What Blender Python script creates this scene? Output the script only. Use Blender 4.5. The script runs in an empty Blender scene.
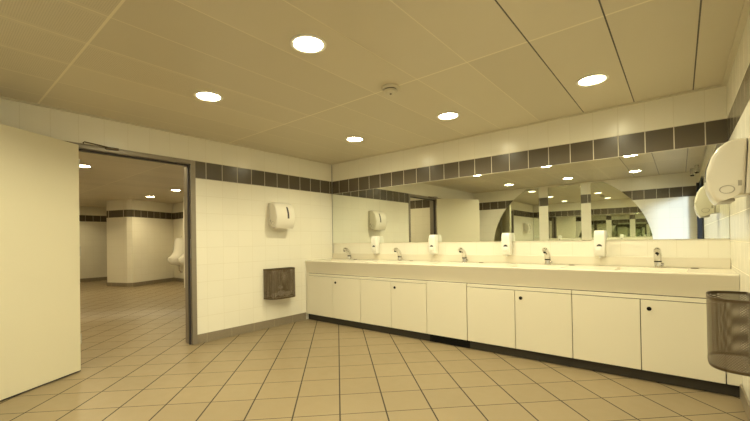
import bpy, bmesh, math, random
from mathutils import Vector, Matrix
random.seed(4)
S = bpy.context.scene
COL = S.collection

# ------------------------------------------------------------------ camera
H = 2.379          # ceiling height
L = 4.611          # right wall x
W = 5.30           # opposite wall at y = -W
YAW, ROLL, PIT = 0.686, -0.0169, 0.009
cam_d = bpy.data.cameras.new('camera'); cam = bpy.data.objects.new('camera', cam_d); COL.objects.link(cam)
r = Vector((math.cos(YAW), math.sin(YAW), 0)); fw = Vector((-math.sin(YAW), math.cos(YAW), 0)); up = Vector((0, 0, 1))
Fv = fw*math.cos(PIT) + up*math.sin(PIT); Uv = up*math.cos(PIT) - fw*math.sin(PIT)
er = r*math.cos(ROLL) + Uv*math.sin(ROLL); eu = Uv*math.cos(ROLL) - r*math.sin(ROLL)
m = Matrix.Identity(4)
for i in range(3):
    m[i][0] = er[i]; m[i][1] = eu[i]; m[i][2] = -Fv[i]
m[0][3], m[1][3], m[2][3] = 3.7351*1.15, -3.6463*1.15, 1.15
cam.matrix_world = m
cam_d.sensor_width = 36; cam_d.lens = 36*373.1556/750
cam_d.shift_x = (375-374.5673)/750; cam_d.shift_y = (236.9522-210.5)/750
cam_d.clip_start = .02
S.camera = cam

# ------------------------------------------------------------------ world, sun, exposure
S.view_settings.view_transform = 'Standard'; S.view_settings.look = 'None'
S.view_settings.gamma = 1; S.view_settings.exposure = 0.0
wd = bpy.data.worlds.new('world'); S.world = wd; wd.use_nodes = True
bg = wd.node_tree.nodes['Background']; bg.inputs[0].default_value = (.62, .78, 1, 1); bg.inputs[1].default_value = 1.6
sd = bpy.data.lights.new('daylight_sun', 'SUN'); sd.energy = 5.5; sd.color = (.66, .78, 1); sd.angle = .22
sun = bpy.data.objects.new('daylight_sun', sd); COL.objects.link(sun)
sun.rotation_euler = Vector((-.70, -.68, -.24)).to_track_quat('-Z', 'Y').to_euler()
LAMP = 58.0; SPOT = 75.0                      # downlight lens emission
LAMP_COL = (1, .925, .61, 1)
S.cycles.max_bounces = 16; S.cycles.diffuse_bounces = 6; S.cycles.glossy_bounces = 12
S.cycles.transparent_max_bounces = 16; S.cycles.sample_clamp_indirect = 6
S.cycles.caustics_reflective = True; S.cycles.caustics_refractive = False

# ------------------------------------------------------------------ node helpers
class G:
    def __init__(s, name):
        s.m = bpy.data.materials.new(name); s.m.use_nodes = True
        s.t = s.m.node_tree; s.b = s.t.nodes['Principled BSDF']
        s.tc = s.t.nodes.new('ShaderNodeTexCoord')
        sep = s.t.nodes.new('ShaderNodeSeparateXYZ'); s.t.links.new(s.tc.outputs['Object'], sep.inputs[0])
        s.x, s.y, s.z = sep.outputs
    def op(s, o, *a):
        n = s.t.nodes.new('ShaderNodeMath'); n.operation = o
        for i, v in enumerate(a):
            if isinstance(v, (int, float)): n.inputs[i].default_value = v
            else: s.t.links.new(v, n.inputs[i])
        return n.outputs[0]
    def edge(s, c, p, o):          # distance to the nearest joint of pitch p
        f = s.op('FRACT', s.op('DIVIDE', s.op('SUBTRACT', c, o), p))
        return s.op('MULTIPLY', s.op('MINIMUM', f, s.op('SUBTRACT', 1.0, f)), p)
    def cell(s, c, p, o): return s.op('FLOOR', s.op('DIVIDE', s.op('SUBTRACT', c, o), p))
    def lt(s, a, b): return s.op('LESS_THAN', a, b)
    def gt(s, a, b): return s.op('GREATER_THAN', a, b)
    def mul(s, a, b): return s.op('MULTIPLY', a, b)
    def mx(s, a, b): return s.op('MAXIMUM', a, b)
    def noise(s, scale, detail=3, rough=.5):
        n = s.t.nodes.new('ShaderNodeTexNoise'); n.inputs['Scale'].default_value = scale
        n.inputs['Detail'].default_value = detail; n.inputs['Roughness'].default_value = rough
        s.t.links.new(s.tc.outputs['Object'], n.inputs['Vector']); return n.outputs[0]
    def white(s, a, b):
        c = s.t.nodes.new('ShaderNodeCombineXYZ'); s.t.links.new(a, c.inputs[0]); s.t.links.new(b, c.inputs[1])
        n = s.t.nodes.new('ShaderNodeTexWhiteNoise'); s.t.links.new(c.outputs[0], n.inputs[0]); return n.outputs[0]
    def mix(s, f, a, b):
        n = s.t.nodes.new('ShaderNodeMix'); n.data_type = 'RGBA'
        for i, v in ((0, f), (6, a), (7, b)):
            if isinstance(v, (int, float)): n.inputs[i].default_value = v
            elif isinstance(v, tuple): n.inputs[i].default_value = (*v, 1)
            else: s.t.links.new(v, n.inputs[i])
        return n.outputs[2]
    def lerp(s, f, a, b): return s.op('ADD', a, s.mul(f, b-a))
    def set(s, k, v):
        if isinstance(v, (int, float)): s.b.inputs[k].default_value = v
        elif isinstance(v, tuple): s.b.inputs[k].default_value = (*v, 1)
        else: s.t.links.new(v, s.b.inputs[k])
    def bump(s, h, d=.002, st=.5):
        n = s.t.nodes.new('ShaderNodeBump'); n.inputs['Distance'].default_value = d; n.inputs['Strength'].default_value = st
        s.t.links.new(h, n.inputs['Height']); s.t.links.new(n.outputs[0], s.b.inputs['Normal'])

def plain(name, col, rough=.5, metal=0.0, spec=.5, var=.04, scale=30):
    g = G(name); n = g.noise(scale)
    c2 = tuple(max(0, c*(1-var*2)) for c in col)
    g.set('Base Color', g.mix(n, c2, col)); g.set('Roughness', rough); g.set('Metallic', metal)
    g.set('Specular IOR Level', spec); return g.m

TILE = (.80, .765, .655); GROUT = (.66, .615, .49); DARK = (.115, .095, .067)
def tile_wall(name, axis, off, pitch=.2):
    g = G(name); c = g.x if axis == 'x' else g.y
    inz = g.mul(g.gt(g.z, 1.897), g.lt(g.z, 2.1))
    hi = g.gt(g.z, 2.1)
    ev = g.edge(c, pitch, off); eh = g.edge(g.z, .2, .1)
    eh2 = g.op('ADD', eh, g.mul(g.gt(g.z, 2.15), 1.0))
    line = g.mx(g.lt(ev, .0020), g.lt(eh2, .0026))
    wide = g.mx(g.lt(ev, .004), g.lt(eh, .003))
    rnd = g.white(g.cell(c, pitch, off), g.cell(g.z, .2, .1))
    base = g.mix(rnd, tuple(v*.975 for v in TILE), TILE)
    soil = g.noise(2.2, 4)
    base = g.mix(g.mul(soil, .12), base, (.66, .61, .48))
    base = g.mix(g.mul(line, .8), base, GROUT)
    dk = g.mix(rnd, tuple(v*.8 for v in DARK), DARK)
    dk = g.mix(wide, dk, (.50, .45, .35))
    g.set('Base Color', g.mix(inz, base, dk))
    g.set('Roughness', g.mx(g.lerp(g.noise(9), .17, .27), g.mul(line, .6))); g.set('Specular IOR Level', .38)
    h = g.op('ADD', g.op('MINIMUM', g.mul(g.op('MINIMUM', ev, eh2), 250), 1.0), g.mul(g.noise(5, 1), .35))
    g.bump(h, .0012, .5)
    return g.m

M = {}
M['wall_x'] = tile_wall('cream tiles along x', 'x', .16, .2055)
M['wall_opp'] = tile_wall('cream tiles opposite', 'x', .055, .2045)
M['wall_y'] = tile_wall('cream tiles along y', 'y', -.052, .2)
g = G('floor tiles'); s_ = g.op('ADD', g.x, g.y); d_ = g.op('SUBTRACT', g.y, g.x)
es = g.edge(s_, .4375, .1005); ed = g.edge(d_, .4500, -3.157)
line = g.mx(g.lt(es, .0068), g.lt(ed, .0046))
rnd = g.white(g.cell(s_, .4375, .1005), g.cell(d_, .45, -3.157))
FL = (.290, .220, .125)
base = g.mix(rnd, tuple(v*.92 for v in FL), FL)
base = g.mix(g.mul(g.noise(140, 4, .7), .5), base, (.165, .125, .072))
base = g.mix(g.mul(g.noise(3, 4), .3), base, (.33, .26, .155))
g.set('Base Color', g.mix(line, base, (.035, .026, .016)))
g.set('Roughness', g.mx(g.lerp(g.noise(12), .34, .5), g.mul(line, .8)))
g.bump(g.op('MINIMUM', g.mul(g.op('MINIMUM', es, ed), 120), 1.0), .0015, .5)
M['floor'] = g.m

g = G('metal ceiling panels')
px_, ox = .4117, .287
ex = g.edge(g.x, px_, ox); ey = g.edge(g.y, 1.768, 0.0)
cx_, cy_ = g.cell(g.x, px_, ox), g.cell(g.y, 1.768, 0)
gap = g.mul(g.lt(ex, .0042), g.mul(g.gt(g.x, 3.3), g.gt(g.y, -6)))
thin = g.mul(g.lt(ex, .0035), g.lt(g.x, 3.3))
cross = g.mul(g.lt(ey, .007), 1.0)
rnd = g.white(cx_, cy_)
CE = (.62, .555, .42)
base = g.mix(rnd, tuple(v*.90 for v in CE), CE)
base = g.mix(g.mul(g.noise(4, 5, .6), .25), base, (.52, .46, .33))
perf = g.mx(g.mul(g.lt(g.y, -3.54), g.gt(rnd, .2)), g.mul(g.mul(g.gt(g.x, 1.11), g.lt(g.x, 1.522)), g.mul(g.lt(g.y, -1.77), 1.0)))
dx = g.op('SUBTRACT', g.op('FRACT', g.mul(g.x, 1/.0105)), .5); dy = g.op('SUBTRACT', g.op('FRACT', g.mul(g.y, 1/.0105)), .5)
dot = g.lt(g.op('ADD', g.mul(dx, dx), g.mul(dy, dy)), .055)
base = g.mix(g.mul(g.mul(perf, dot), g.gt(ex, .03)), base, (.43, .375, .275))
base = g.mix(g.mul(thin, .45), base, (.86, .78, .58))
base = g.mix(g.mul(cross, .75), base, (.78, .71, .53))
base = g.mix(gap, base, (.06, .05, .035))
g.set('Base Color', base); g.set('Roughness', .42); g.set('Specular IOR Level', .5)
g.bump(g.op('MINIMUM', g.mul(ex, 120), 1.0), .002, .4)
M['ceiling'] = g.m

g = G('grey skirting tiles')
e = g.mx(g.lt(g.edge(g.x, .31, .05), .0025), g.lt(g.edge(g.y, .31, .1), .0025))
base = g.mix(g.noise(60, 4), (.20, .165, .115), (.26, .215, .15))
g.set('Base Color', g.mix(g.mul(e, .6), base, (.40, .34, .24))); g.set('Roughness', .4); M['skirting'] = g.m

M['mirror'] = plain('mirror glass', (.84, .865, .80), .012, 1.0, var=.0)
M['cabinet'] = plain('cream laminate', (.76, .71, .575), .38, var=.015, scale=4)
M['carcass'] = plain('dark carcass gap', (.10, .085, .06), .8)
M['counter'] = plain('cream solid surface', (.72, .665, .54), .25, var=.02, scale=5)
M['plinth'] = plain('grey plinth', (.045, .038, .028), .8, spec=.2)
M['black'] = plain('black rubber', (.008, .007, .006), .8, spec=.15)
M['leaf'] = plain('cream door laminate', (.66, .61, .455), .42, var=.012, scale=2)
M['frame'] = plain('bronze grey door frame', (.30, .265, .215), .38, .55, var=.06)
M['frame_dark'] = plain('dark seal and gap shade', (.035, .03, .035), .5)  # also colours the shade strip under the door leaf
M['bronze'] = plain('dark bronze metal', (.12, .085, .05), .4, .7)
M['chrome'] = plain('polished chrome', (.72, .71, .69), .1, 1.0, var=.02)
M['steel'] = plain('brushed steel', (.5, .48, .44), .3, 1.0, var=.06)
M['white'] = plain('white plastic', (.80, .78, .71), .28, var=.01, scale=8)
M['dispenser'] = plain('pale cream plastic', (.74, .70, .60), .22, var=.01, scale=8)
M['greyplastic'] = plain('grey plastic seam', (.36, .33, .27), .4)
M['smoke'] = plain('ivory plastic', (.60, .55, .42), .5)
M['porcelain'] = plain('white porcelain', (.82, .80, .74), .12, var=.01)
M['paper'] = plain('crumpled white paper', (.78, .75, .66), .9, var=.05)
M['light_trim'] = plain('white enamel ring', (.82, .79, .70), .35)
M['post'] = plain('dark grey door post', (.008, .008, .010), .7)
M['ground'] = plain('grey concrete', (.34, .34, .33), .8, var=.1)
g = G('lamp lens'); g.set('Base Color', (.9, .9, .85)); g.b.inputs['Emission Color'].default_value = LAMP_COL
g.b.inputs['Emission Strength'].default_value = LAMP; M['lens'] = g.m
g = G('warm lamp lens'); g.set('Base Color', (.9, .9, .85)); g.b.inputs['Emission Color'].default_value = (1, .84, .48, 1)
g.b.inputs['Emission Strength'].default_value = LAMP*1.1; M['warm_lens'] = g.m

def mesh_metal(name, col):
    g = G(name); t = g.t
    p = .0145
    a = g.op('ADD', g.y, g.x)
    u = g.op('DIVIDE', g.op('ADD', a, g.z), p); v = g.op('DIVIDE', g.op('SUBTRACT', a, g.z), p)
    du = g.op('SUBTRACT', g.op('FRACT', u), .5); dv = g.op('SUBTRACT', g.op('FRACT', v), .5)
    hole = g.lt(g.op('ADD', g.mul(du, du), g.mul(dv, dv)), .095)
    n = g.noise(6); g.set('Base Color', g.mix(n, tuple(c*.7 for c in col), col))
    g.set('Metallic', .75); g.set('Roughness', .38)
    tr = t.nodes.new('ShaderNodeBsdfTransparent'); mx = t.nodes.new('ShaderNodeMixShader')
    t.links.new(hole, mx.inputs[0]); t.links.new(g.b.outputs[0], mx.inputs[1]); t.links.new(tr.outputs[0], mx.inputs[2])
    t.links.new(mx.outputs[0], t.nodes['Material Output'].inputs[0]); return g.m
M['mesh'] = mesh_metal('perforated steel', (.20, .155, .105))

# ------------------------------------------------------------------ mesh helpers
class MB:
    def __init__(s): s.b = bmesh.new()
    def box(s, x0, x1, y0, y1, z0, z1, bev=0, seg=2):
        vs = [s.b.verts.new((x, y, z)) for x in (x0, x1) for y in (y0, y1) for z in (z0, z1)]
        fs = [s.b.faces.new([vs[i] for i in f]) for f in ((0,1,3,2),(4,6,7,5),(0,4,5,1),(2,3,7,6),(0,2,6,4),(1,5,7,3))]
        if bev:
            es = list({e for f in fs for e in f.edges})
            bmesh.ops.bevel(s.b, geom=es, offset=bev, segments=seg, affect='EDGES', profile=.5)
        return s
    def lathe(s, prof, n=32, o=(0, 0, 0), axis=None):      # prof (radius, height)
        ax = Vector(axis).normalized() if axis else Vector((0, 0, 1))
        q = ax.to_track_quat('Z', 'Y'); o = Vector(o); rings = []
        for (rr, h) in prof:
            if rr < 1e-6: rings.append([s.b.verts.new(o + q @ Vector((0, 0, h)))])
            else: rings.append([s.b.verts.new(o + q @ Vector((rr*math.cos(2*math.pi*k/n), rr*math.sin(2*math.pi*k/n), h))) for k in range(n)])
        for a, b in zip(rings, rings[1:]):
            for k in range(n):
                k2 = (k+1) % n
                if len(a) == 1: s.b.faces.new((a[0], b[k], b[k2]))
                elif len(b) == 1: s.b.faces.new((a[k], a[k2], b[0]))
                else: s.b.faces.new((a[k], a[k2], b[k2], b[k]))
        return s
    def tube(s, pts, rad, n=16, flat=1.0):
        pts = [Vector(p) for p in pts]; rings = []
        rad = rad if isinstance(rad, (list, tuple)) else [rad]*len(pts)
        for i, p in enumerate(pts):
            t = (pts[min(i+1, len(pts)-1)] - pts[max(i-1, 0)]).normalized()
            side = Vector((1, 0, 0)) if abs(t.x) < .9 else Vector((0, 1, 0))
            u = t.cross(side).normalized(); v = t.cross(u).normalized()
            rings.append([s.b.verts.new(p + (u*math.cos(2*math.pi*k/n)*flat + v*math.sin(2*math.pi*k/n))*rad[i]) for k in range(n)])
        for a, b in zip(rings, rings[1:]):
            for k in range(n): s.b.faces.new((a[k], a[(k+1) % n], b[(k+1) % n], b[k]))
        s.b.faces.new(list(reversed(rings[0]))); s.b.faces.new(rings[-1]); return s
    def prism(s, poly, z0, z1, f=None, bev=0, seg=2):       # poly 2D; f maps (u,v,w)->xyz
        f = f or (lambda u, v, w: (u, v, w))
        a = [s.b.verts.new(f(u, v, z0)) for u, v in poly]; b = [s.b.verts.new(f(u, v, z1)) for u, v in poly]
        n = len(poly); fa = s.b.faces.new(list(reversed(a))); fb = s.b.faces.new(b)
        for k in range(n): s.b.faces.new((a[k], a[(k+1) % n], b[(k+1) % n], b[k]))
        if bev:
            es = list(set(fa.edges) | set(fb.edges))
            bmesh.ops.bevel(s.b, geom=es, offset=bev, segments=seg, affect='EDGES', profile=.5)
        return s
    def build(s, name, mat, parent=None, loc=None, smooth=False):
        bmesh.ops.recalc_face_normals(s.b, faces=s.b.faces)
        me = bpy.data.meshes.new(name); s.b.to_mesh(me); s.b.free()
        me.materials.append(M[mat]); o = bpy.data.objects.new(name, me); COL.objects.link(o)
        if smooth:
            for p in me.polygons: p.use_smooth = True
            try: me.set_sharp_from_angle(angle=math.radians(38))
            except Exception: pass
        if parent: o.parent = parent
        if loc: o.location = loc
        return o
def tag(o, label, cat, group=None):
    o['label'] = label; o['category'] = cat
    if group: o['group'] = group
    return o
def root(name, loc, label, cat, group=None, rz=0):
    o = bpy.data.objects.new(name, None); COL.objects.link(o); o.location = loc; o.rotation_euler.z = rz
    o.empty_display_size = .1
    return tag(o, label, cat, group)
def struct(name, mb, mat):
    o = mb.build(name, mat); o['kind'] = 'structure'; return o
def dup(o, loc=None, label=None, rz=None):
    def rec(a, par):
        c = a.copy(); COL.objects.link(c)
        if par: c.parent = par
        for ch in a.children: rec(ch, c)
        return c
    c = rec(o, None)
    if loc: c.location = loc
    if label: c['label'] = label
    if rz is not None: c.rotation_euler.z = rz
    return c

# ------------------------------------------------------------------ room shell
struct('floor', MB().box(-10.6, 5.0, -5.6, 1.0, -.08, 0), 'floor')
struct('ceiling', MB().box(-10.6, 5.0, -5.6, 1.0, H, H+.06), 'ceiling')
struct('wall_mirror_side', MB().box(-.15, L+.15, 0, .15, 0, H), 'wall_x')
D0, D1 = -2.20, -3.31          # doorway in the left wall
struct('wall_left', MB().box(-.15, 0, D0, 0, 0, H).box(-.15, 0, D1, D0, 2.06, H).box(-.15, 0, -W, D1, 0, H), 'wall_y')
E0, E1 = -4.30, -5.22           # entrance in the right wall
struct('wall_right', MB().box(L, L+.15, E0, 0, 0, H).box(L, L+.15, E1, E0, 2.08, H).box(L, L+.15, -W, E1, 0, H), 'wall_y')
struct('wall_opposite', MB().box(-.15, L+.15, -W-.15, -W, 0, H), 'wall_opp')
struct('baseboard_left', MB().box(0, .012, D0+.018, -.584, 0, .105, .002).box(0, .012, -W, D1-.05, 0, .105, .002), 'skirting')
struct('baseboard_right', MB().box(L-.012, L, E0+.06, -.53, 0, .105, .002), 'skirting')
struct('baseboard_opposite', MB().box(.012, L-.012, -W, -W+.012, 0, .105, .002), 'skirting')
struct('trim_1', MB().box(0.03, L-.03, -.03, 0, H-.012, H).box(0, .03, -W+.03, 0, H-.012, H)
       .box(L-.03, L, -W+.03, 0, H-.012, H).box(0, L, -W, -W+.03, H-.012, H), 'smoke')
struct('trim_4', MB().box(.0005, .0115, -.0115, -.0005, .958, H-.013, .002), 'steel')
# neighbouring washroom seen through the doorway
struct('wall_neighbour_left', MB().box(-10.4, -.15, -3.6, -3.45, 0, H), 'wall_x')
struct('wall_neighbour_far', MB().box(-10.4, -10.25, -3.45, .80, 0, H), 'wall_y')
struct('wall_neighbour_right', MB().box(-10.4, -.15, .80, .95, 0, H), 'wall_x')
pier = [(-7.85, .80), (-7.24, -.51), (-7.34, -.61), (-8.05, -.88), (-8.35, -.76), (-8.35, .80)]
struct('wall_neighbour_pier', MB().prism(pier, 0, H), 'wall_y')
pk = [(-7.836, .80), (-7.226, -.51), (-7.331, -.62), (-8.05, -.892), (-8.362, -.77), (-8.362, .80)]
struct('baseboard_pier', MB().prism(pk, 0, .105), 'skirting')
struct('baseboard_neighbour', MB().box(-10.25, -10.238, -3.45, .80, 0, .105).box(-7.8, -.16, .788, .80, 0, .105)
       .box(-10.2, -.16, -3.45, -3.438, 0, .105), 'skirting')

# door frame (left doorway)
f = MB()
for a, b in ((D0+.018, D0-.035), (D1-.018, D1+.012)):
    f.box(-.165, .014, min(a, b), max(a, b), 0, 2.094, .002)
f.box(-.165, .014, D1+.012, D0-.035, 2.05, 2.094, .002)
fr = struct('trim_2', f, 'frame')
f = MB().box(-.06, -.03, D0-.047, D0-.0355, 0, 2.049).box(-.06, -.03, D1+.0125, D1+.024, 0, 2.049).box(-.06, -.03, D1+.024, D0-.047, 2.035, 2.049)
f.build('seal', 'frame_dark', fr)
MB().box(-.02, .0005, D0-.0385, D0-.0355, .98, 1.2).build('strike_plate', 'steel', fr)
# door leaf
lf = root('door_1', (.05, -3.262, 0), 'wide cream door leaf standing open against the left wall', 'door')
del lf['label']; del lf['category']; lf['kind'] = 'structure'
lf.rotation_euler.z = math.atan2(-.852, .523)
MB().box(0, 1.12, -.042, 0, .014, 2.07, .002).build('door_leaf', 'leaf', lf)
MB().box(0.001, 1.119, -.040, -.002, .006, .0135).build('leaf_bottom_shade', 'frame_dark', lf)  # dark strip standing in for the shadow in the gap under the leaf
for z in (.25, 1.05, 1.85):
    MB().lathe([(0, 0), (.009, 0), (.009, .09), (0, .09)], 12, (-.012, -.012, z)).build('hinge', 'steel', lf, smooth=True)
ca = root('door_closer', (.0145, -3.0, 2.082), 'dark bronze closer arm on the lintel of the open doorway', 'door closer')
MB().box(.0, .020, -.05, .06, -.006, .016, .002).build('bracket', 'bronze', ca)
MB().tube([(.014, .0, .008), (.04, -.12, .014), (.055, -.225, .020), (.06, -.235, .004)], .006, 8).build('arm', 'bronze', ca, smooth=True)

# entrance frame in right wall
f = MB().box(L-.06, L+.17, E1-.03, E1+.04, 0, 2.14).box(L-.02, L+.17, E0-.04, E0+.05, 0, 2.14).box(L-.02, L+.17, E1+.04, E0-.04, 2.05, 2.14)
struct('trim_3', f, 'post')
struct('floor_outside', MB().box(5.0, 9.0, -7.5, 0, -.10, -.02), 'ground')

# ------------------------------------------------------------------ wall mirrors
ZT, ZB = 1.897, 1.116
for i, (a, b, lab) in enumerate(((.012, .9655, 'narrow frameless wall mirror at the corner end, reflecting the towel dispenser'),
                  (.9662, 3.6412, 'longest frameless wall mirror, in the middle above the washbasins'),
                  (3.6419, L-.003, 'short frameless wall mirror at the right end, beside the right-hand wall'))):
    tag(MB().box(a, b, -.007, -.001, ZB, ZT).build('wall_mirror', 'mirror'), lab, 'mirror', 'frameless mirrors above the basins')
# round-topped mirror on the opposite wall, three panes
ccx, ccz, R = 2.21, .87, 1.675
def arc_pane(x0, x1, lab):
    pts = [(x0, ccz)]
    pts.append((x1, ccz))
    n = 40
    for k in range(n+1):
        x = x1 + (x0-x1)*k/n
        z = min(ccz + math.sqrt(max(R*R-(x-ccx)**2, 0)), H-.04)
        if z > ccz + 1e-4: pts.append((x, z))
    o = MB().prism(pts, -W+.001, -W+.007, lambda u, v, w: (u, w, v)).build('arched_mirror', 'mirror')
    tag(o, lab, 'mirror', 'panes of the arched mirror')
arc_pane(ccx-R, 1.675, 'left quarter-round pane of the arched mirror on the opposite wall, seen in reflection')
arc_pane(1.885, 2.577, 'middle pane of the arched mirror between two tiled strips, seen in reflection')
arc_pane(2.774, ccx+R, 'right quarter-round pane of the arched mirror, beside the daylit wall, seen in reflection')

# ------------------------------------------------------------------ countertop
FX = [.40, 1.33, 2.29, 3.22, 4.13]
CT = .870; CF = -.5836
c = bmesh.new(); mb = MB(); mb.b = c
# top surface with basins
xs = [0.002]; 
for x in FX: xs += [x-.27, x+.21]
xs.append(L-.002)
ys = [CF+.012, -.50, -.17, -.022]
def quad(*p): return c.faces.new([c.verts.new(q) for q in p])
for i in range(len(xs)-1):
    for j in range(3):
        x0, x1, y0, y1 = xs[i], xs[i+1], ys[j], ys[j+1]
        if j == 1 and i % 2 == 1:
            d, t = .11, .05
            a = [(x0, y0), (x1, y0), (x1, y1), (x0, y1)]; b = [(x0+t, y0+t), (x1-t, y0+t), (x1-t, y1-t), (x0+t, y1-t)]
            for k in range(4):
                k2 = (k+1) % 4
                quad((*a[k], CT), (*a[k2], CT), (*b[k2], CT-d), (*b[k], CT-d))
            quad(*[(*q, CT-d) for q in b])
        else: quad((x0, y0, CT), (x1, y0, CT), (x1, y1, CT), (x0, y1, CT))
bmesh.ops.remove_doubles(c, verts=c.verts, dist=1e-5)
zb = .688; A, B = .002, L-.002
F0 = CF+.012
# rounded front edge, fascia, underside, ends
prof = [(F0, CT), (CF+.004, CT-.003), (CF, CT-.012), (CF+.034, zb), (CF+.06, zb), (CF+.06, CT-.13), (-.022, CT-.13), (-.022, CT)]
va = [c.verts.new((A, y, z)) for y, z in prof]; vb = [c.verts.new((B, y, z)) for y, z in prof]
for k in range(len(prof)-1): c.faces.new((va[k], vb[k], vb[k+1], va[k+1]))
c.faces.new(va); c.faces.new(vb)
ct = tag(mb.build('countertop', 'counter'), 'long cream washbasin countertop with deep front edge and sunken basins', 'countertop')
MB().box(A, B, -.0215, -.001, CT+.0005, .957, .003).build('upstand', 'counter')
tag(bpy.data.objects['upstand'], 'low cream upstand strip along the back edge of the long countertop', 'upstand')
for x in FX:
    MB().lathe([(0, 0), (.022, 0), (.024, .003), (0, .004)], 20, (x-.03, -.33, CT-.11)).build('drain', 'chrome', ct, smooth=True)
for x in (.57, 1.56, 2.52, 3.46, 4.385):
    MB().lathe([(.027, .0004), (.028, .005), (.023, .007), (.012, .005), (0, .005)], 24, (x, -.10, CT)).build('hole_cap', 'bronze', ct, smooth=True)

# ------------------------------------------------------------------ base cabinets
DF = CF + .012      # door face
def cabinet(x0, x1, lab, first=False):
    t = root('base_cabinet', ((x0+x1)/2, -.3, .087), lab, 'cabinet', 'two-door cabinets below the basins')
    t2 = (x0+x1)/2
    def P(mb): 
        for v in mb.b.verts: v.co -= Vector(((x0+x1)/2, -.3, .087))
        return mb
    P(MB().box(x0+.002, x1-.002, DF+.022, -.03, .088, .687)).build('carcass', 'carcass', t)
    P(MB().box(x0+.003, x1-.003, DF+.002, DF+.02, .651, .681, .001)).build('top_rail', 'cabinet', t)
    for k, (a, b) in enumerate(((x0, t2), (t2, x1))):
        d = P(MB().box(a+.003, b-.003, DF, DF+.019, .089, .645, .0015)).build('door', 'cabinet', t)
        if k == 1:
            q = MB().lathe([(.0001, 0), (.016, 0), (.016, .005), (.011, .007), (0, .007)], 20, (a+.057, DF, .578), (0, -1, 0))
            P(q).build('lock', 'black', d, smooth=True)
cabinet(.055, 1.075, 'cream two-door base cabinet at the corner end, beside the left wall')
cabinet(1.075, 2.07, 'cream two-door base cabinet just left of the black plinth vent')
cabinet(2.56, 3.55, 'cream two-door base cabinet just right of the black plinth vent')
cabinet(3.55, 4.53, 'cream two-door base cabinet at the right end, behind the hanging bin')
def P2(mb, o):
    for v in mb.b.verts: v.co -= Vector(o)
    return mb
o_ = (2.315, -.3, .087); t = root('base_cabinet', o_, 'plain full-height cream access panel cabinet above the black vent', 'cabinet')
P2(MB().box(2.074, 2.556, DF+.022, -.03, .088, .687), o_).build('carcass', 'carcass', t)
P2(MB().box(2.074, 2.556, DF-.001, DF+.019, .089, .681, .0015), o_).build('front_panel', 'cabinet', t)
tag(MB().box(4.534, L-.002, DF+.001, DF+.03, .089, .681, .001).build('filler_panel', 'cabinet'), 'narrow cream filler strip between the last cabinet and the right wall', 'panel')
tag(MB().box(.014, .052, DF+.001, DF+.03, .089, .681, .001).build('filler_panel', 'cabinet'), 'narrow cream filler strip between the first cabinet and the left wall', 'panel')
pl = tag(MB().box(.014, L-.002, -.535, -.50, 0, .086, .001).build('plinth', 'plinth'), 'long dark grey plinth under the row of cabinets', 'plinth')
v = MB()
for k in range(5): v.box(2.10, 2.56, -.546, -.5355, .006+k*.016, .016+k*.016)
v.box(2.09, 2.57, -.541, -.5352, .001, .0855)
v.build('vent', 'black', pl)

# ------------------------------------------------------------------ taps
def make_tap(label):
    t = root('tap', (0, 0, 0), label, 'tap', 'chrome taps on the counter')
    MB().lathe([(0, 0), (.034, 0), (.034, .006), (.029, .011), (0, .011)], 28).build('base', 'chrome', t, smooth=True)
    MB().lathe([(0, .01), (.027, .01), (.0265, .045), (.026, .062)], 28).build('body', 'chrome', t, smooth=True)
    MB().lathe([(0, .048), (.0283, .048), (.0283, .058), (0, .058)], 28).build('sensor_band', 'black', t, smooth=True)
    pts = [(0, .002, .055), (0, 0, .075), (0, -.008, .098), (0, -.026, .121), (0, -.052, .139), (0, -.082, .150), (0, -.108, .152), (0, -.120, .149)]
    MB().tube(pts, [.0275, .0285, .029, .029, .0285, .027, .024, .017], 20).build('spout', 'chrome', t, smooth=True)
    MB().tube([(0, -.105, .136), (0, -.109, .122)], [.013, .0125], 16).build('aerator', 'black', t, smooth=True)
    MB().lathe([(.014, 0), (.014, .016), (.010, .020), (0, .020)], 16, (.022, 0, .026), (1, 0, 0)).build('lever', 'chrome', t, smooth=True)
    return t
labs = ['chrome tap nearest the room corner, first from the left', 'chrome tap between the first and second soap dispensers',
        'chrome tap between the second and third soap dispensers', 'chrome tap between the third and fourth soap dispensers',
        'chrome tap nearest the right wall, right of the last soap dispenser']
TX = [(.44, -.09), (1.37, -.09), (2.31, -.09), (3.235, -.09), (4.14, -.09)]
t0 = make_tap(labs[0]); t0.location = (*TX[0], CT+.0006)
for i in range(1, 5): dup(t0, (*TX[i], CT+.0006), labs[i])

# ------------------------------------------------------------------ soap dispensers
def make_soap(label):
    t = root('soap_dispenser', (0, 0, 0), label, 'soap dispenser', 'soap dispensers along the mirror')
    # profile in (y,z): rounded front
    w = .044
    pr = [(0, 0), (-.05, 0), (-.075, .01), (-.088, .035), (-.092, .08), (-.092, .20), (-.086, .235), (-.07, .25), (0, .25)]
    MB().prism(pr, -w, w, lambda u, v, q: (q, u, v), .010, 3).build('housing', 'white', t, smooth=True)
    b = MB()
    b.lathe([(.026, 0), (.026, .005), (.020, .009), (0, .010)], 28, (0, -.090, .072), (0, -1, 0)); 
    b.build('push_button', 'white', t, smooth=True)
    c2 = MB(); n = 16
    poly = [(.023*math.cos(math.pi*k/n), .098+.022*math.sin(math.pi*k/n)) for k in range(n+1)]
    c2.prism(poly, -.0935, -.090, lambda u, v, q: (u, q, v)).build('window', 'frame_dark', t)
    MB().lathe([(.010, 0), (.009, -.014), (0, -.014)], 16, (0, -.06, .001)).build('nozzle', 'white', t, smooth=True)
    return t
labs = ['white soap dispenser nearest the room corner, overlapping the narrow mirror', 'white soap dispenser between the second and third taps',
        'white soap dispenser between the third and fourth taps', 'white soap dispenser largest in view, left of the last tap']
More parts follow.
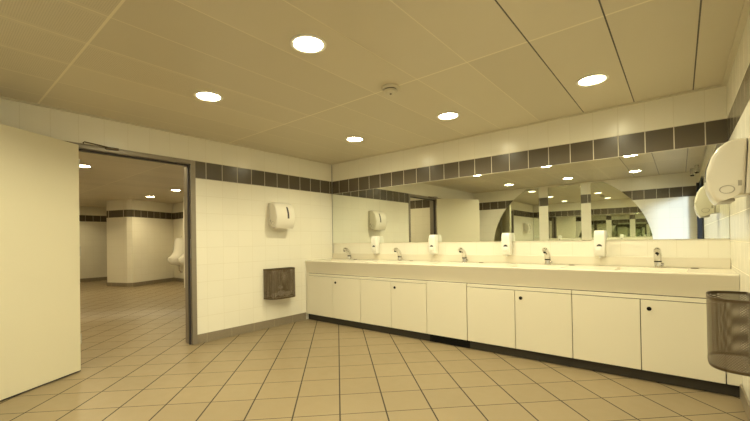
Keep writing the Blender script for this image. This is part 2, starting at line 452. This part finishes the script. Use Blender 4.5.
s0 = make_soap(labs[0]); SX = [.925, 1.87, 2.805, 3.70]
s0.location = (SX[0], -.0075, .958)
for i in range(1, 4): dup(s0, (SX[i], -.0075, .958), labs[i])

# ------------------------------------------------------------------ towel dispensers (local: +y into wall, width along x)
def make_towel(label):
    t = root('towel_dispenser', (0, 0, 0), label, 'towel dispenser', 'towel dispensers above the mesh bins')
    out = [(0, .345), (-.05, .350), (-.10, .338), (-.14, .305), (-.168, .26), (-.186, .20), (-.190, .14), (-.184, .08), (-.165, .03), (-.145, -.005), (-.12, .004), (-.06, .035), (0, .038)]
    w = .155
    back = [p if p[0] > -.055 else None for p in out]
    MB().prism([(0, .345), (-.012, .347), (-.030, .04), (0, .042)], -w, w, lambda u, v, q: (q, u, v), .003, 2).build('back_plate', 'dispenser', t, smooth=True)
    cov = [(-.015, .348), (-.06, .350), (-.10, .340), (-.14, .308), (-.168, .26), (-.186, .20), (-.190, .14), (-.184, .08), (-.166, .03), (-.145, -.003), (-.12, .006), (-.064, .030), (-.033, .038)]
    cv = MB().prism(cov, -w-.002, w+.002, lambda u, v, q: (q, u, v), .022, 4).build('cover', 'dispenser', t, smooth=True)
    win = []
    for z0, z1, d0, d1 in ((.145, .20, .1915, .187), (.20, .26, .187, .169), (.26, .302, .169, .143)):
        pass
    wb = MB()
    zz = [.13, .16, .20, .235, .265, .29]; dd = [.1905, .1895, .1862, .1775, .166, .152]
    vs = []
    for z, d in zip(zz, dd):
        hw = .013 if z < .28 else .009
        vs.append([wb.b.verts.new((sx*hw+.035, -d-o, z)) for sx, o in ((-1, -.004), (-1, .003), (1, .003), (1, -.004))])
    for a, b in zip(vs, vs[1:]):
        for k in range(4): wb.b.faces.new((a[k], a[(k+1) % 4], b[(k+1) % 4], b[k]))
    wb.b.faces.new(vs[0]); wb.b.faces.new(vs[-1])
    wb.build('window', 'frame_dark', cv)
    for sx in (-1, 1):
        x = sx*(w+.0015)
        rb = MB(); n = 28
        rng = []
        for rr, oo in ((.026, 0), (.0275, .003), (.024, .003), (.0235, 0)):
            rng.append([rb.b.verts.new((x + sx*oo, -.105 + 1.2*rr*math.cos(6.2832*k/n), .068 + rr*.85*math.sin(6.2832*k/n))) for k in range(n)])
        for a, b in zip(rng, rng[1:]+rng[:1]):
            for k in range(n): rb.b.faces.new((a[k], a[(k+1) % n], b[(k+1) % n], b[k]))
        rb.build('side_ring', 'greyplastic', cv, smooth=True)
        MB().box(min(x, x+sx*.002), max(x, x+sx*.002), -.060, -.044, .085, .115, .0009).build('latch', 'greyplastic', t)
    MB().box(-.13, .13, -.135, -.07, .002, .02, .004).build('outlet', 'greyplastic', t)
    return t
tl = make_towel('cream towel dispenser on the left wall above the bin holding paper')
tl.location = (.001, -1.05, 1.335); tl.rotation_euler.z = math.radians(90)
dup(tl, (L-.001, -1.15, 1.335), 'cream towel dispenser seen side-on at the right wall, above the nearer mesh bin', math.radians(-90))

# ------------------------------------------------------------------ mesh bins
def make_bin(label):
    t = root('waste_bin', (0, 0, 0), label, 'waste bin', 'wall-hung mesh bins')
    hw, dp, hh = .22, .195, .385; n = 36
    def P(k, s=1.0):
        a = math.pi*k/n; c_, s_ = math.cos(a), math.sin(a)
        e = .62
        return (hw*s*math.copysign(abs(c_)**e, c_), -dp*s*abs(s_)**e - .004)
    b = MB(); lo = []; hi = []
    for k in range(n+1):
        x, y = P(k); lo.append(b.b.verts.new((x, y, 0))); hi.append(b.b.verts.new((x, y, hh)))
    for k in range(n): b.b.faces.new((lo[k], lo[k+1], hi[k+1], hi[k]))
    b.b.faces.new((lo[n], lo[0], hi[0], hi[n]))
    b.b.faces.new(lo)
    b.build('basket', 'mesh', t)
    for z, nm in ((hh, 'rim'), (.002, 'bottom_rim')):
        rb = MB(); R_ = []
        for k in range(n+1):
            x, y = P(k); x2, y2 = P(k, .975)
            R_.append([rb.b.verts.new(q) for q in ((x*1.006, y-.001, z-.009), (x*1.006, y-.001, z+.006), (x2, y2, z+.006), (x2, y2, z-.009))])
        for a, bb in zip(R_, R_[1:]):
            for k in range(4): rb.b.faces.new((a[k], a[(k+1) % 4], bb[(k+1) % 4], bb[k]))
        rb.b.faces.new(R_[0]); rb.b.faces.new(R_[-1])
        rb.box(-hw, hw, -.008, -.001, z-.009, z+.006)
        rb.build(nm, 'bronze', t)
    for sx in (-1, 1): MB().box(sx*.12-.02, sx*.12+.02, -.0035, -.0002, hh-.06, hh-.012).build('bracket', 'bronze', t)
    return t
bl = make_bin('brown mesh bin on the left wall with crumpled paper towels inside')
bl.location = (.001, -1.075, .400); bl.rotation_euler.z = math.radians(90)
br = dup(bl, (L-.001, -1.2, .405), 'brown mesh bin on the right wall, in front of the last cabinet', math.radians(-90))

def crumple(name, rad, seed, sq=(1, 1, .7)):
    rnd = random.Random(seed); b = MB()
    bmesh.ops.create_icosphere(b.b, subdivisions=3, radius=rad)
    ph = [(Vector((rnd.uniform(-1, 1), rnd.uniform(-1, 1), rnd.uniform(-1, 1))).normalized(), rnd.uniform(30, 80), rnd.uniform(0, 6)) for _ in range(9)]
    for v in b.b.verts:
        n_ = v.co.normalized(); d = sum(abs(math.sin(v.co.dot(a)*f_*1.0+p)) for a, f_, p in ph)/9
        v.co = n_*rad*(.62+.6*d); v.co = Vector((v.co.x*sq[0], v.co.y*sq[1], v.co.z*sq[2]))
    return b.build(name, 'paper')
for i, (y, x, z, rr, lab) in enumerate(((-1.19, .085, .436, .046, 'crumpled white paper towel at the left of the mesh bin, low against the mesh'),
        (-1.08, .095, .448, .056, 'largest crumpled white paper towel in the middle of the left-wall bin'),
        (-.97, .085, .435, .046, 'crumpled white paper towel at the right of the left-wall bin, nearest the corner'),
        (-1.08, .075, .530, .034, 'crumpled white paper towel on top of the heap in the left-wall bin'))):
    o = crumple('paper_towel', rr, i+3); o.location = (x, y, z+.004); tag(o, lab, 'paper towel', 'paper towels in the left bin')

# ------------------------------------------------------------------ ceiling fittings
def make_light(label, group, lens='lens'):
    t = root('downlight', (0, 0, 0), label, 'ceiling light', group)
    MB().lathe([(.088, -.001), (.112, -.001), (.112, -.006), (.106, -.010), (.092, -.008), (.088, -.001)], 40).build('trim_ring', 'light_trim', t, smooth=True)
    MB().lathe([(0, -.011), (.03, -.0105), (.06, -.0085), (.08, -.0055), (.0895, -.003)], 40).build('lens', lens, t, smooth=True)
    ld = bpy.data.lights.new('downlight_bulb', 'SPOT'); ld.energy = SPOT*(1.1 if lens == 'warm_lens' else 1); ld.color = LAMP_COL[:3] if lens == 'lens' else (1, .84, .48)
    ld.spot_size = math.radians(154); ld.spot_blend = .5; ld.shadow_soft_size = .035
    lo = bpy.data.objects.new('bulb', ld); COL.objects.link(lo); lo.parent = t; lo.location = (0, 0, -.014)
    return t
main = [(1.275, -.85, 'back-row ceiling downlight nearest the room corner'), (2.53, -.85, 'back-row ceiling downlight, middle one, over the centre of the basins'),
        (3.785, -.85, 'back-row ceiling downlight nearest the right wall'), (1.27, -2.655, 'glowing downlight just in front of the doorway'),
        (2.53, -2.655, 'largest glowing downlight, top centre of the photo'), (3.73, -2.68, 'middle-row downlight nearest the right wall, seen only in the mirror'),
        (1.27, -4.43, 'downlight by the door leaf and arched mirror, seen only in the mirror'), (2.50, -4.43, 'downlight in front of the arched mirror centre, seen only in the mirror'),
        (3.66, -4.43, 'downlight near the daylit wall, seen only in the mirror')]
l0 = None
for x, y, lab in main:
    if l0 is None: l0 = make_light(lab, 'downlights in the basin room'); l0.location = (x, y, H)
    else: dup(l0, (x, y, H), lab)
n0 = None
for x, y, lab in ((-1.0, -2.62, 'added neighbouring-room downlight hidden above the doorway lintel, closest to the basin room'), (-2.83, -2.58, 'neighbouring-room downlight beside the open door leaf'), (-6.3, -.39, 'neighbouring-room downlight farthest through the doorway'),  # lintel lamp is added, out of view, to brighten the wall by the door
                  (-4.62, -.46, 'neighbouring-room downlight nearest the right door jamb'), (-6.3, -2.58, 'added neighbouring-room downlight hidden behind the open door leaf, middle of the room'),  # lamp behind the leaf is added unseen to light the middle of that room
                  (-9.3, -1.9, 'added neighbouring-room downlight hidden behind the open door leaf, by the far wall')):  # far-wall lamp is added, out of view, to brighten that end
    if n0 is None: n0 = make_light(lab, 'downlights in the neighbouring room', 'warm_lens'); n0.location = (x, y, H)
    else: dup(n0, (x, y, H), lab)
sm = root('smoke_detector', (2.52, -1.79, H), 'round ivory smoke detector on the ceiling', 'smoke detector')
MB().lathe([(0, 0), (.070, 0), (.070, -.016), (.064, -.021), (0, -.021)], 32).build('base', 'smoke', sm, smooth=True)
MB().lathe([(.048, -.021), (.048, -.031)], 32).build('sensor_slot', 'carcass', sm, smooth=True)
MB().lathe([(.056, -.031), (.056, -.042), (.044, -.053), (0, -.056)], 32).build('cap', 'smoke', sm, smooth=True)
MB().lathe([(.008, -.055), (.008, -.060), (0, -.060)], 12).build('indicator', 'bronze', sm)
def spot(x, y, lab):
    t = root('ceiling_spotlight', (x, y, H), lab, 'spotlight', 'small spotlights by the entrance')
    MB().lathe([(0, 0), (.03, 0), (.03, -.01), (0, -.01)], 24).build('mount', 'chrome', t, smooth=True)
    MB().lathe([(0, -.01), (.033, -.01), (.034, -.12), (.030, -.125)], 24).build('housing', 'chrome', t, smooth=True)
    MB().lathe([(0, -.128), (.026, -.145), (.032, -.125)], 24).build('reflector', 'black', t, smooth=True)
spot(4.49, -4.86, 'chrome ceiling spotlight left of the dark post, seen in the mirror')
spot(4.545, -4.5, 'chrome ceiling spotlight just above the dark post, seen in the mirror')

# ------------------------------------------------------------------ neighbouring room fittings
def make_urinal(label):
    t = root('urinal', (0, 0, 0), label, 'urinal', 'urinals on the neighbouring wall')
    # vertical sections: (z, half width, depth)
    sec = [(.56, .06, .14), (.59, .12, .28), (.64, .16, .36), (.72, .185, .41), (.80, .19, .41), (.86, .188, .32), (.95, .188, .25), (1.08, .186, .23), (1.24, .182, .21), (1.34, .165, .19), (1.37, .13, .16)]
    b = MB(); rings = []; n = 24
    for z, hw, dp in sec:
        rings.append([b.b.verts.new((hw*math.cos(math.pi*k/n), -dp*math.sin(math.pi*k/n)**.8 if 0 < k < n else 0, z)) for k in range(n+1)])
    for a, c_ in zip(rings, rings[1:]):
        for k in range(n): b.b.faces.new((a[k], a[k+1], c_[k+1], c_[k]))
        b.b.faces.new((a[n], a[0], c_[0], c_[n]))
    b.b.faces.new(rings[0]); b.b.faces.new(rings[-1])
    b.build('bowl', 'porcelain', t, smooth=True)
    MB().tube([(0, -.08, .575), (0, -.08, .42), (0, -.04, .36), (0, 0, .36)], .02, 12).build('waste_pipe', 'chrome', t, smooth=True)
    MB().lathe([(.02, 0), (.02, .012), (0, .012)], 16, (0, -.0005, 1.42), (0, -1, 0)).build('flush_button', 'chrome', t, smooth=True)
    return t
u = make_urinal('white porcelain urinal farther along, beside the tiled pier'); u.location = (-7.25, .799, -.06)
dup(u, (-6.55, .799, -.06), 'white porcelain urinal nearer the door jamb')
tag(MB().box(-5.68, -5.64, .16, .799, 0, H-.002).build('toilet_partition', 'white'), 'thin white full-height partition edge beside the right door jamb', 'partition')
